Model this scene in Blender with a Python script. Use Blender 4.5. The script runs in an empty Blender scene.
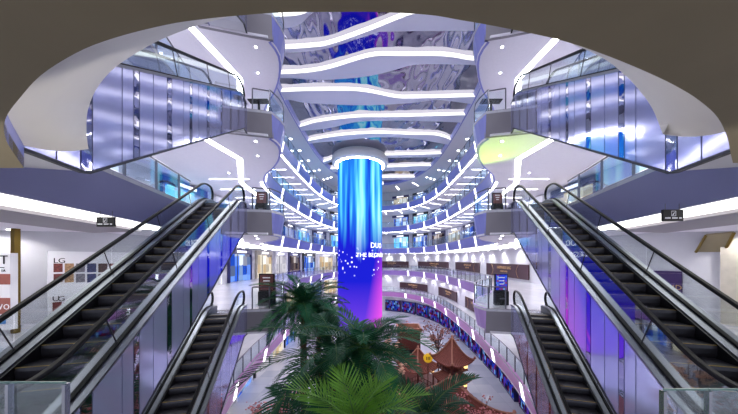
import bpy, bmesh, math, random
from mathutils import Vector, Matrix
random.seed(7)
sc = bpy.context.scene
COL = sc.collection
F, PX, PY, CZ = 254.0, 379.0, 259.0, 12.65     # focal length in px, principal point, eye height above the ground floor
ZR = 17.5
FH = 5.05                                      # floor to floor
R = math.radians

def at(x, y, Y):            # the point at depth Y seen at pixel x, y
    return Vector(((x-PX)/F*Y, Y, CZ+(PY-y)/F*Y))
def atz(x, y, z):           # the point at height z (above the eye) seen at pixel x, y
    Y = z*F/(PY-y)
    return Vector(((x-PX)/F*Y, Y, CZ+z))

# ------------------------------------------------------------------ materials
def srgb(r, g, b):
    f = lambda c: ((c/255+.055)/1.055)**2.4 if c > 10 else c/255/12.92
    return (f(r), f(g), f(b), 1)
def mat(name, col, rough=.5, metal=0, spec=.5, emit=None, estr=0, noise=0, nscale=8, bump=0, bscale=20, stretch=(1, 1, 1)):
    m = bpy.data.materials.new(name); m.use_nodes = True
    nt = m.node_tree; p = nt.nodes['Principled BSDF']
    p.inputs['Base Color'].default_value = col
    p.inputs['Roughness'].default_value = rough
    p.inputs['Metallic'].default_value = metal
    p.inputs['Specular IOR Level'].default_value = spec
    if emit:
        p.inputs['Emission Color'].default_value = emit
        p.inputs['Emission Strength'].default_value = estr
    if noise or bump:
        tc = nt.nodes.new('ShaderNodeTexCoord'); mp = nt.nodes.new('ShaderNodeMapping')
        mp.inputs['Scale'].default_value = stretch
        nt.links.new(tc.outputs['Object'], mp.inputs['Vector'])
    if noise:
        n = nt.nodes.new('ShaderNodeTexNoise'); n.inputs['Scale'].default_value = nscale; n.inputs['Detail'].default_value = 4
        r = nt.nodes.new('ShaderNodeValToRGB')
        r.color_ramp.elements[0].color = tuple(c*(1-noise) for c in col[:3])+(1,)
        r.color_ramp.elements[1].color = tuple(min(1, c*(1+noise)) for c in col[:3])+(1,)
        r.color_ramp.elements[0].position = .3; r.color_ramp.elements[1].position = .7
        nt.links.new(mp.outputs[0], n.inputs['Vector']); nt.links.new(n.outputs['Fac'], r.inputs['Fac'])
        nt.links.new(r.outputs[0], p.inputs['Base Color'])
    if bump:
        n2 = nt.nodes.new('ShaderNodeTexNoise'); n2.inputs['Scale'].default_value = bscale; n2.inputs['Detail'].default_value = 2
        b = nt.nodes.new('ShaderNodeBump'); b.inputs['Strength'].default_value = bump; b.inputs['Distance'].default_value = .1
        nt.links.new(mp.outputs[0], n2.inputs['Vector']); nt.links.new(n2.outputs['Fac'], b.inputs['Height'])
        nt.links.new(b.outputs[0], p.inputs['Normal'])
    return m
def emis(name, col, s):
    m = bpy.data.materials.new(name); m.use_nodes = True; nt = m.node_tree
    nt.nodes.clear(); e = nt.nodes.new('ShaderNodeEmission'); o = nt.nodes.new('ShaderNodeOutputMaterial')
    e.inputs[0].default_value = col; e.inputs[1].default_value = s
    nt.links.new(e.outputs[0], o.inputs[0]); return m
def glass(name, tint, refl=.12):
    m = bpy.data.materials.new(name); m.use_nodes = True; nt = m.node_tree; nt.nodes.clear()
    t = nt.nodes.new('ShaderNodeBsdfTransparent'); t.inputs[0].default_value = tint
    g = nt.nodes.new('ShaderNodeBsdfGlossy'); g.inputs['Roughness'].default_value = .02; g.inputs[0].default_value = (.9, .95, 1, 1)
    l = nt.nodes.new('ShaderNodeLayerWeight'); l.inputs[0].default_value = .25
    k = nt.nodes.new('ShaderNodeMath'); k.operation = 'MULTIPLY_ADD'; k.inputs[1].default_value = .3; k.inputs[2].default_value = refl*.12
    x = nt.nodes.new('ShaderNodeMixShader'); o = nt.nodes.new('ShaderNodeOutputMaterial')
    nt.links.new(l.outputs['Fresnel'], k.inputs[0]); nt.links.new(k.outputs[0], x.inputs[0])
    nt.links.new(t.outputs[0], x.inputs[1]); nt.links.new(g.outputs[0], x.inputs[2]); nt.links.new(x.outputs[0], o.inputs[0])
    return m
def tile(name, c1, c2, rough, size):
    m = bpy.data.materials.new(name); m.use_nodes = True; nt = m.node_tree; p = nt.nodes['Principled BSDF']
    tc = nt.nodes.new('ShaderNodeTexCoord'); b = nt.nodes.new('ShaderNodeTexBrick')
    b.offset = 0; b.inputs['Scale'].default_value = 1; b.inputs['Brick Width'].default_value = size; b.inputs['Row Height'].default_value = size
    b.inputs['Mortar Size'].default_value = .012; b.inputs['Color1'].default_value = c1; b.inputs['Color2'].default_value = c2
    b.inputs['Mortar'].default_value = tuple(x*.72 for x in c1[:3])+(1,)
    nt.links.new(tc.outputs['Object'], b.inputs['Vector']); nt.links.new(b.outputs['Color'], p.inputs['Base Color'])
    p.inputs['Roughness'].default_value = rough; return m

M = {}
M['floor'] = tile('white_floor_tile', srgb(205, 204, 212), srgb(192, 192, 202), .14, 1.2)
M['ground'] = tile('pale_stone_tile', srgb(192, 192, 200), srgb(166, 170, 182), .12, 1.6)
M['soffit'] = mat('soffit_plaster', srgb(232, 228, 236), .7, noise=.02)
M['lilac'] = mat('lilac_fascia', srgb(134, 138, 212), .35, noise=.03, nscale=1)  # lilac paint, tinted bluer for the screen column's glow
M['pink'] = mat('pink_lit_fascia', srgb(206, 142, 204), .35, noise=.03, nscale=1)  # pink light wash put into the fascia colour
M['mauve'] = mat('mauve_lit_fascia', srgb(172, 140, 204), .35, noise=.03, nscale=1)  # same fascia, with the pink light mixed into its colour
M['slate'] = mat('slate_fascia', srgb(122, 122, 165), .5, noise=.03, nscale=1)
M['taupe'] = mat('taupe_fascia', srgb(138, 133, 140), .5, noise=.03, nscale=1)
M['beige'] = mat('beige_soffit', srgb(143, 131, 104), .75, noise=.04, nscale=3)  # beige takes in the shade on the soffit plaster
M['rim'] = mat('white_rim_plaster', srgb(222, 217, 210), .6, noise=.02, nscale=2)
M['wall'] = mat('white_wall', srgb(196, 196, 203), .65, noise=.03, nscale=1.5)
M['greywall'] = mat('grey_green_wall', srgb(176, 182, 180), .65, noise=.05, nscale=1.5)
M['stone'] = mat('beige_stone_wall', srgb(182, 176, 164), .6, noise=.1, nscale=3)
M['strip'] = emis('white_light_strip', (1, .97, 1, 1), 16)
M['lowstrip'] = emis('low_light_strip', (1, .97, 1, 1), 8)
M['thinstrip'] = emis('thin_light_strip', (1, .97, 1, 1), 9)
M['panel'] = emis('white_light_panel', (.95, .95, 1, 1), 3.2)
M['cove'] = emis('cove_light', (1, .98, .94, 1), 2.2)
M['downlight'] = emis('downlight_disc', (1, .98, .95, 1), 14)
M['chrome'] = mat('brushed_steel', srgb(178, 182, 190), .22, 1, bump=.05, bscale=60)
M['deck'] = mat('deck_steel', srgb(128, 130, 138), .32, 1)
M['dark'] = mat('black_rubber', srgb(10, 10, 13), .5, spec=.2)
M['skirt'] = mat('black_skirt', srgb(20, 20, 24), .3)
M['step'] = mat('step_metal', srgb(62, 61, 68), .42, .6, noise=.12, nscale=14)
M['yellow'] = mat('yellow_line', srgb(150, 122, 24), .5)
M['truss'] = mat('truss_cladding', srgb(196, 196, 204), .5)
M['metal'] = mat('lilac_metal_panel', srgb(196, 199, 242), .1, .66, bump=.04, bscale=1.2, stretch=(1, 1, .6))
M['mirror'] = mat('mirror_strip', srgb(190, 190, 215), .03, 1, bump=.12, bscale=1.6)
M['seam'] = mat('dark_seam', srgb(30, 30, 40), .5)
M['glass'] = glass('rail_glass', (.95, .98, .98, 1))
M['glassb'] = glass('blue_rail_glass', (.86, .93, .99, 1))
M['post'] = mat('rail_post', srgb(105, 105, 115), .3, .8)
M['white'] = mat('white_paint', srgb(238, 238, 242), .4)
M['rib'] = mat('rib_paint', srgb(228, 226, 242), .5, emit=(.8, .8, 1, 1), estr=0)
M['ribface'] = emis('rib_light_band', (1, .98, .95, 1), 1.15)
M['black'] = mat('black_board', srgb(12, 12, 14), .5, spec=.25)
M['brown'] = mat('brown_hoarding', srgb(62, 34, 44), .5, noise=.1, nscale=2)
M['gold'] = mat('gold_letter', srgb(205, 165, 110), .4, .3)
M['brass'] = mat('brass_frame', srgb(120, 98, 40), .35, .8)
M['purple'] = mat('purple_board', srgb(58, 32, 92), .5)
M['ink'] = mat('ink', srgb(22, 22, 30), .6)
M['paper'] = mat('white_paper', srgb(236, 236, 240), .6)

def mirror_ceiling():
    m = bpy.data.materials.new('rippled_mirror'); m.use_nodes = True; nt = m.node_tree; p = nt.nodes['Principled BSDF']
    p.inputs['Base Color'].default_value = srgb(160, 158, 174); p.inputs['Metallic'].default_value = 1; p.inputs['Roughness'].default_value = .05
    tc = nt.nodes.new('ShaderNodeTexCoord'); mp = nt.nodes.new('ShaderNodeMapping'); mp.inputs['Scale'].default_value = (1, .45, 1)
    n = nt.nodes.new('ShaderNodeTexNoise'); n.inputs['Scale'].default_value = .62; n.inputs['Detail'].default_value = 1.0
    b = nt.nodes.new('ShaderNodeBump'); b.inputs['Strength'].default_value = .7; b.inputs['Distance'].default_value = .25
    nt.links.new(tc.outputs['Object'], mp.inputs[0]); nt.links.new(mp.outputs[0], n.inputs['Vector'])
    nt.links.new(n.outputs['Fac'], b.inputs['Height']); nt.links.new(b.outputs[0], p.inputs['Normal'])
    return m
M['rippled'] = mirror_ceiling()

def ramp(nt, src, stops):
    r = nt.nodes.new('ShaderNodeValToRGB'); el = r.color_ramp.elements
    while len(el) < len(stops): el.new(.5)
    for e, (p, c) in zip(el, stops): e.position = p; e.color = c
    nt.links.new(src, r.inputs[0]); return r.outputs[0]
def mix(nt, f, a, b, mode='MIX'):
    x = nt.nodes.new('ShaderNodeMix'); x.data_type = 'RGBA'; x.blend_type = mode
    if isinstance(f, float): x.inputs[0].default_value = f
    else: nt.links.new(f, x.inputs[0])
    for s, i in ((a, 6), (b, 7)):
        if isinstance(s, tuple): x.inputs[i].default_value = s
        else: nt.links.new(s, x.inputs[i])
    return x.outputs[2]
def led_column():
    m = bpy.data.materials.new('column_screen'); m.use_nodes = True; nt = m.node_tree; nt.nodes.clear()
    o = nt.nodes.new('ShaderNodeOutputMaterial'); e = nt.nodes.new('ShaderNodeEmission')
    tc = nt.nodes.new('ShaderNodeTexCoord'); sp = nt.nodes.new('ShaderNodeSeparateXYZ'); nt.links.new(tc.outputs['Object'], sp.inputs[0])
    mp = nt.nodes.new('ShaderNodeMapping'); mp.inputs['Scale'].default_value = (.55, .55, .028); nt.links.new(tc.outputs['Object'], mp.inputs[0])
    n = nt.nodes.new('ShaderNodeTexNoise'); n.inputs['Scale'].default_value = 1.6; n.inputs['Detail'].default_value = 3; nt.links.new(mp.outputs[0], n.inputs['Vector'])
    streak = ramp(nt, n.outputs['Fac'], [(.3, srgb(20, 50, 205)), (.44, srgb(40, 140, 238)), (.55, srgb(105, 222, 246)), (.68, srgb(200, 250, 255))])
    def mr(src, a, b):
        k = nt.nodes.new('ShaderNodeMapRange'); k.inputs[1].default_value = a; k.inputs[2].default_value = b; nt.links.new(src, k.inputs[0]); return k.outputs[0]
    zn = nt.nodes.new('ShaderNodeMath'); zn.operation = 'MULTIPLY_ADD'; zn.inputs[1].default_value = 9; nt.links.new(n.outputs['Fac'], zn.inputs[0]); nt.links.new(sp.outputs['Z'], zn.inputs[2])
    up = mr(zn.outputs[0], 18.5, 25)
    low = mr(sp.outputs['Z'], 1, 9)
    deep = mix(nt, low, srgb(110, 62, 214), srgb(26, 30, 200))
    # magenta beam rising on the right
    bx = nt.nodes.new('ShaderNodeMath'); bx.operation = 'MULTIPLY_ADD'; bx.inputs[1].default_value = -.17; nt.links.new(sp.outputs['Z'], bx.inputs[0]); nt.links.new(sp.outputs['X'], bx.inputs[2])
    beam = mr(bx.outputs[0], .5, 3.4)
    bz = mr(sp.outputs['Z'], 20, 8)
    bm_ = nt.nodes.new('ShaderNodeMath'); bm_.operation = 'MULTIPLY'; nt.links.new(beam, bm_.inputs[0]); nt.links.new(bz, bm_.inputs[1])
    deep2 = deep
    base = mix(nt, up, deep2, streak)
    base = mix(nt, bm_.outputs[0], base, srgb(226, 80, 220))
    v = nt.nodes.new('ShaderNodeTexVoronoi'); v.inputs['Scale'].default_value = 1.25; nt.links.new(tc.outputs['Object'], v.inputs['Vector'])
    dot = ramp(nt, v.outputs['Distance'], [(.16, (1, 1, 1, 1)), (.24, (0, 0, 0, 1))])
    band = nt.nodes.new('ShaderNodeMath'); band.operation = 'MULTIPLY'
    nt.links.new(mr(sp.outputs['Z'], 9.5, 10.5), band.inputs[0]); nt.links.new(mr(sp.outputs['Z'], 14.6, 13.8), band.inputs[1])
    n3 = nt.nodes.new('ShaderNodeTexNoise'); n3.inputs['Scale'].default_value = .5; nt.links.new(tc.outputs['Object'], n3.inputs['Vector'])
    clump = mr(n3.outputs['Fac'], .45, .5)
    b2 = nt.nodes.new('ShaderNodeMath'); b2.operation = 'MULTIPLY'; nt.links.new(band.outputs[0], b2.inputs[0]); nt.links.new(clump, b2.inputs[1])
    base = mix(nt, b2.outputs[0], base, mix(nt, 1.0, base, dot, 'ADD'))
    nt.links.new(base, e.inputs[0]); e.inputs[1].default_value = .75
    nt.links.new(e.outputs[0], o.inputs[0]); return m
M['led'] = led_column()

# ------------------------------------------------------------------ mesh builder
ORI = {}
class MB:
    def __init__(s): s.v = []; s.f = []; s.m = []
    def add(s, vs, fs, mi=0):
        b = len(s.v); s.v += [Vector(p) for p in vs]
        for f in fs: s.f.append([b+i for i in f]); s.m.append(mi)
        return s
    def quad(s, a, b, c, d, mi=0): return s.add([a, b, c, d], [[0, 1, 2, 3]], mi)
    def hexa(s, bot, top, mi=0):        # two rings of equal length closed into a solid
        n = len(bot)
        return s.add(list(bot)+list(top), [list(range(n))[::-1], list(range(n, 2*n))]+[[i, (i+1) % n, n+(i+1) % n, n+i] for i in range(n)], mi)
    def box(s, x0, x1, y0, y1, z0, z1, mi=0):
        return s.hexa([(x0, y0, z0), (x1, y0, z0), (x1, y1, z0), (x0, y1, z0)], [(x0, y0, z1), (x1, y0, z1), (x1, y1, z1), (x0, y1, z1)], mi)
    def obox(s, p, d, lx, ly, z0, z1, mi=0):   # p centre, d direction in plan, lx along d, ly across
        p = Vector((p[0], p[1], 0)); d = Vector((d[0], d[1], 0)).normalized(); n = Vector((-d.y, d.x, 0))
        r = [p+d*(a*lx/2)+n*(b*ly/2) for a, b in ((-1, -1), (1, -1), (1, 1), (-1, 1))]
        return s.hexa([q+Vector((0, 0, z0)) for q in r], [q+Vector((0, 0, z1)) for q in r], mi)
    def loft(s, rings, closed=False, caps=False, mi=0):
        b = len(s.v); n = len(rings[0])
        for r in rings: s.v += [Vector(p) for p in r]
        for j in range(len(rings)-1):
            for i in range(n if closed else n-1):
                k = (i+1) % n
                s.f.append([b+j*n+i, b+j*n+k, b+(j+1)*n+k, b+(j+1)*n+i]); s.m.append(mi)
        if caps:
            s.f.append([b+i for i in range(n)][::-1]); s.m.append(mi)
            s.f.append([b+(len(rings)-1)*n+i for i in range(n)]); s.m.append(mi)
        return s
    def lathe(s, c, prof, n=24, mi=0):
        c = Vector(c)
        rings = [[c+Vector((r*math.cos(2*math.pi*i/n), r*math.sin(2*math.pi*i/n), z)) for i in range(n)] for r, z in prof]
        return s.loft(rings, True, True, mi)
    def tube(s, pts, rad, n=6, mi=0):
        pts = [Vector(p) for p in pts]; rings = []
        for i, p in enumerate(pts):
            t = (pts[min(i+1, len(pts)-1)]-pts[max(i-1, 0)]).normalized()
            a = t.cross(Vector((0, 0, 1)))
            if a.length < 1e-3: a = Vector((1, 0, 0))
            a.normalize(); b = a.cross(t)
            r = rad[i] if isinstance(rad, (list, tuple)) else rad
            rings.append([p+a*r*math.cos(2*math.pi*k/n)+b*r*math.sin(2*math.pi*k/n) for k in range(n)])
        return s.loft(rings, True, True, mi)
    def build(s, name, mats, parent=None, origin=None, smooth=False):
        if not isinstance(mats, (list, tuple)): mats = [mats]
        org = ORI[parent.name] if parent else Vector(origin or (0, 0, 0))
        me = bpy.data.meshes.new(name)
        me.from_pydata([tuple(p-org) for p in s.v], [], s.f)
        for m_ in mats: me.materials.append(M[m_] if isinstance(m_, str) else m_)
        me.polygons.foreach_set('material_index', s.m)
        bm = bmesh.new(); bm.from_mesh(me)
        bmesh.ops.recalc_face_normals(bm, faces=bm.faces); bm.to_mesh(me); bm.free()
        if smooth:
            me.polygons.foreach_set('use_smooth', [True]*len(me.polygons))
            me.set_sharp_from_angle(angle=R(40))
        o = bpy.data.objects.new(name, me); COL.objects.link(o)
        if parent: o.parent = parent; ORI[o.name] = org
        else: o.location = org; ORI[o.name] = org
        return o
def tag(o, label=None, cat=None, group=None, kind=None):
    for k, v in (('label', label), ('category', cat), ('group', group), ('kind', kind)):
        if v: o[k] = v
    return o
def empty(name, loc, label, cat, group=None):
    o = bpy.data.objects.new(name, None); COL.objects.link(o); o.location = loc; o.empty_display_size = .2
    ORI[o.name] = Vector(loc); return tag(o, label, cat, group)
def struct(o): o['kind'] = 'structure'; return o
def copy_tree(o, dz=Vector((0, 0, 0)), parent=None):
    c = o.copy(); COL.objects.link(c)
    if parent: c.parent = parent
    else: c.location = o.location+dz
    for ch in o.children: copy_tree(ch, parent=c)
    return c
def textmb(txt, size, fn, depth=.01, align='CENTER'):      # letters as a mesh; fn maps flat (x, y, z) to the place
    cu = bpy.data.curves.new('lettering', 'FONT'); cu.body = txt; cu.size = size; cu.extrude = depth; cu.align_x = align; cu.resolution_u = 2
    ob = bpy.data.objects.new('lettering', cu); COL.objects.link(ob)
    bpy.context.view_layer.update()
    me = bpy.data.meshes.new_from_object(ob.evaluated_get(bpy.context.evaluated_depsgraph_get()))
    mb = MB().add([fn(v.co) for v in me.vertices], [list(p.vertices) for p in me.polygons])
    bpy.data.objects.remove(ob); bpy.data.curves.remove(cu); bpy.data.meshes.remove(me)
    return mb
ORD = ['first', 'second', 'third', 'fourth', 'fifth', 'sixth', 'seventh', 'eighth', 'ninth', 'tenth', 'eleventh', 'twelfth', 'thirteenth', 'fourteenth']
LEV = {1: 'lowest gallery', 2: 'second gallery', 3: 'third gallery', 4: 'fourth gallery', 5: 'top gallery'}
SIDE = {1: 'left', -1: 'right'}

# ------------------------------------------------------------------ escalators
SN, CS, TN = .245, .969, .577
A0, A1 = 4.35, 13.1
def E(a, u, z, s=1): return Vector((s*(-SN*a-CS*u), CS*a-SN*u, z))
def H(a):                                      # integral of the clamped rise, for a smooth knee
    if a < A0: return 0
    if a < A1: return TN*(a-A0)**2/2
    return TN*(A1-A0)**2/2+FH*(a-A1)
def hs(a, r=.45): return (H(a+r)-H(a-r))/(2*r)
AS = [2.6, 3.2, 3.7]+[3.9+.1*i for i in range(10)]+[5.2+.6*i for i in range(12)]+[12.5+.1*i for i in range(13)]+[14.05]
U0, U1 = 3.31, 5.01
def bot(a):
    if a < 4.77: return -1.2
    return min(TN*(a-A0)-1.44, FH-1.2)
def strip(mb, avals, top, low, u0, u1, fz, s, mi=0):
    rings = []
    for a in avals:
        rings.append([E(a, u0, fz+low(a), s), E(a, u1, fz+low(a), s), E(a, u1, fz+top(a), s), E(a, u0, fz+top(a), s)])
    return mb.loft(rings, True, True, mi)
def section(mb, path, u, fz, s, hw, hh, mi=0):   # sweep a rounded bar along (a, z) path
    rings = []
    for i, (a, z) in enumerate(path):
        p, q = path[max(i-1, 0)], path[min(i+1, len(path)-1)]
        t = Vector((q[0]-p[0], q[1]-p[1])).normalized(); n = Vector((-t.y, t.x))
        rings.append([E(a+n.x*hh*y, u+hw*x, fz+z+n.y*hh*y, s) for x, y in ((-1, -.5), (-.6, -1), (.6, -1), (1, -.5), (1, .5), (.6, 1), (-.6, 1), (-1, .5))])
    return mb.loft(rings, True, True, mi)
HP = [(3.25+.35*math.cos(t), .63+.35*math.sin(t)) for t in [R(270-18*i) for i in range(11)]]
HP = [(a, z) for a, z in HP]+[(a, hs(a)+.98) for a in AS if 3.6 < a < 13.75]
HP += [(13.75+.35*math.cos(t), FH+.63+.35*math.sin(t)) for t in [R(90-18*i) for i in range(11)]]

def make_escalator(k, s, label):
    fz = FH*k
    root = empty('escalator', E(A0, (U0+U1)/2, fz, s), label, 'escalator', 'escalators between the galleries')
    mb = strip(MB(), [a for a in AS]+[], lambda a: hs(a)-.22, bot, U0+.06, U1-.06, fz, s); 
    mb.build('truss', 'truss', root)
    # inner cladding: lilac metal panels with narrow mirror strips
    a = 2.62; rnd = random.Random(11); i = 0
    pat = [.62, .4, -.16, .5, .36, -.2, .62, .3, -.16, .44, .52, -.2, .56, .34, -.14, .4, .6, -.2]
    while a < 14.0:
        w = pat[i % len(pat)]; i += 1
        b = min(a+abs(w), 14.04)
        av = [a+.012]+[x for x in AS if a+.03 < x < b-.03]+[b-.012]
        if a < 4.77 < b: av = sorted(av+[4.77])
        for uu, nm in ((U0, 'cladding_panel'),):
            strip(MB(), av, lambda x: hs(x)+.235, lambda x: bot(x)-.02, uu, uu+.045, fz, s).build(nm if w > 0 else 'mirror_strip', 'metal' if w > 0 else 'mirror', root)
        a = b
    strip(MB(), AS, lambda x: hs(x)+.235, lambda x: bot(x)-.02, U1-.045, U1, fz, s).build('outer_cladding', 'metal', root)
    mb = MB()
    strip(mb, AS, lambda x: bot(x)+.005, lambda x: bot(x)-.035, U0-.02, U0+.05, fz, s).build('bottom_trim', 'seam', root)
    for (d0, d1, k0) in ((U0-.02, U0+.33, 1), (U1-.33, U1+.02, 2)):
        dk = strip(MB(), AS, lambda x: hs(x)+.29, lambda x: hs(x)+.24, d0, d1, fz, s).build('deck', 'deck', root)
        g = (U0+.15) if k0 == 1 else (U1-.15)
        strip(MB(), AS, lambda x: hs(x)+.33, lambda x: hs(x)+.285, g-.035, g+.035, fz, s).build('glass_channel', 'dark', dk)
        sk = U0+.33 if k0 == 1 else U1-.37
        strip(MB(), AS, lambda x: hs(x)+.26, lambda x: hs(x)-.2, sk, sk+.04, fz, s).build('skirt', 'skirt', root)
        section(MB(), HP, g, fz, s, .048, .035).build('handrail', 'dark', root, smooth=True)
        # glass in four panes with dark joints
        cuts = [3.0, 5.6, 7.7, 9.8, 11.9, 14.0]
        for c0, c1 in zip(cuts, cuts[1:]):
            av = [c0+.01]+[x for x in AS if c0+.03 < x < c1-.03]+[c1-.01]
            strip(MB(), av, lambda x: hs(x)+.96-(.3*max(0, (3.25-x)/.3) if x < 3.25 else 0)-(.3*max(0, (x-13.75)/.3) if x > 13.75 else 0), lambda x: hs(x)+.3, g-.006, g+.006, fz, s).build('glass_pane', 'glass', root)
        for c in cuts[1:-1]:
            MB().hexa([E(c-.006, g-.008, fz+hs(c)+.3, s), E(c+.006, g-.008, fz+hs(c)+.3, s), E(c+.006, g+.008, fz+hs(c)+.3, s), E(c-.006, g+.008, fz+hs(c)+.3, s)],
                      [E(c-.256, g-.008, fz+hs(c-.25)+.96, s), E(c-.244, g-.008, fz+hs(c-.25)+.96, s), E(c-.244, g+.008, fz+hs(c-.25)+.96, s), E(c-.256, g+.008, fz+hs(c-.25)+.96, s)]).build('glass_joint', 'seam', root)
    # steps
    for n in range(-1, 24):
        a = A0-.2+.4*n
        if n > 22: break
        z = max(0, min(FH, TN*.4*(n+.5)))
        z0 = z-.24
        us = (U0+.375, U1-.375)
        prof = [(a+.03, z0), (a-.005, z0+.08), (a-.012, z-.06), (a, z), (a+.44, z), (a+.44, z-.05), (a+.1, z-.06), (a+.1, z0)]
        r0 = [E(x, us[0], fz+y, s) for x, y in prof]; r1 = [E(x, us[1], fz+y, s) for x, y in prof]
        st = MB().loft([r0, r1], True, True).build('step', 'step', root)
        MB().hexa([E(a-.006, us[0], fz+z, s), E(a+.016, us[0], fz+z, s), E(a+.016, us[1], fz+z, s), E(a-.006, us[1], fz+z, s)],
                  [E(a-.006, us[0], fz+z+.004, s), E(a+.016, us[0], fz+z+.004, s), E(a+.016, us[1], fz+z+.004, s), E(a-.006, us[1], fz+z+.004, s)]).build('edge_line', 'yellow', st)
    for a0, a1, z in ((2.62, 4.0, 0), (13.45, 14.3, FH)):
        MB().hexa([E(a0, U0+.37, fz+z-.06, s), E(a1, U0+.37, fz+z-.06, s), E(a1, U1-.37, fz+z-.06, s), E(a0, U1-.37, fz+z-.06, s)],
                  [E(a0, U0+.37, fz+z+.01, s), E(a1, U0+.37, fz+z+.01, s), E(a1, U1-.37, fz+z+.01, s), E(a0, U1-.37, fz+z+.01, s)]).build('comb_plate', 'chrome', root)
    return root
ELAB = {1: 'narrow-looking %s escalator below, rising from the lowest gallery to the second gallery platform',
        2: 'large %s escalator in front, dark steps climbing to the third gallery platform',
        3: 'overhead %s escalator seen from its panelled side, rising from third to fourth gallery',
        4: 'topmost %s escalator, only its upper end seen below the round soffit edge'}
for s in (1, -1):
    e = make_escalator(2, s, ELAB[2] % SIDE[s])
    for k in (1, 3, 4):
        c = copy_tree(e, Vector((0, 0, FH*(k-2)))); c['label'] = ELAB[k] % SIDE[s]

# ------------------------------------------------------------------ galleries
def spline(pts, n=3):
    out = []
    P = [Vector(p) for p in pts]
    for i in range(len(P)-1):
        p0, p1, p2, p3 = P[max(i-1, 0)], P[i], P[i+1], P[min(i+2, len(P)-1)]
        for j in range(n):
            t = j/n
            out.append(.5*((2*p1)+(p2-p0)*t+(2*p0-5*p1+4*p2-p3)*t*t+(3*p1-p0-3*p2+p3)*t**3))
    return out+[P[-1]]
FAR = [(-9.7, 23), (-10.05, 26), (-10.25, 30), (-10.35, 36), (-10.25, 42), (-9.75, 47), (-8.75, 51.5), (-7.2, 55), (-5, 57.8), (-2.6, 59.4), (0, 60)]
HEADS = [E(5.2, 5.55, 0).to_2d(), E(14.0, 5.55, 0).to_2d(), E(14.0, 3.2, 0).to_2d()]
CURVE = {}
UP = HEADS+spline([(-5.5, 13.0), (-5.3, 14.2), (-5.9, 15.8), (-6.9, 17.4), (-8.2, 19), (-9.1, 20.8)]+FAR)
for k in (2, 3, 4, 5): CURVE[k] = UP
CURVE[1] = spline([(-6.2, 7), (-7.2, 10.5), (-8.0, 13), (-8.6, 15), (-9.2, 18), (-9.55, 20.5)]+FAR)
CURVE[6] = spline([(-6, 9), (-8.0, 12), (-9.2, 15), (-9.8, 18), (-10.0, 20.5)]+FAR)
def outer(p, d=0):
    if p.y < 44: return Vector((-16.2+d, p.y))
    ph = math.atan2((p.y-44)/16, -p.x/10.3)
    return Vector((-(16.2-d)*math.cos(ph), 44+(23-d)*math.sin(ph)))
def v3(p, z, s): return Vector((p.x*s, p.y, z))
def toward(p, d):
    q = outer(p); return p+(q-p).normalized()*d
FASC = {1: 'pink', 2: 'mauve', 3: 'lilac', 4: 'lilac', 5: 'lilac'}
TH = 1.25
trim_n = [0]
def next_trim(): trim_n[0] += 1; return 'trim_%d' % trim_n[0]
def arclist(pts, step, start=0):
    out = []; d = start; acc = 0
    for p, q in zip(pts, pts[1:]):
        L = (q-p).length
        while acc+L >= d:
            t = (d-acc)/L; out.append((p.lerp(q, t), (q-p).normalized())); d += step
        acc += L
    return out
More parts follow.
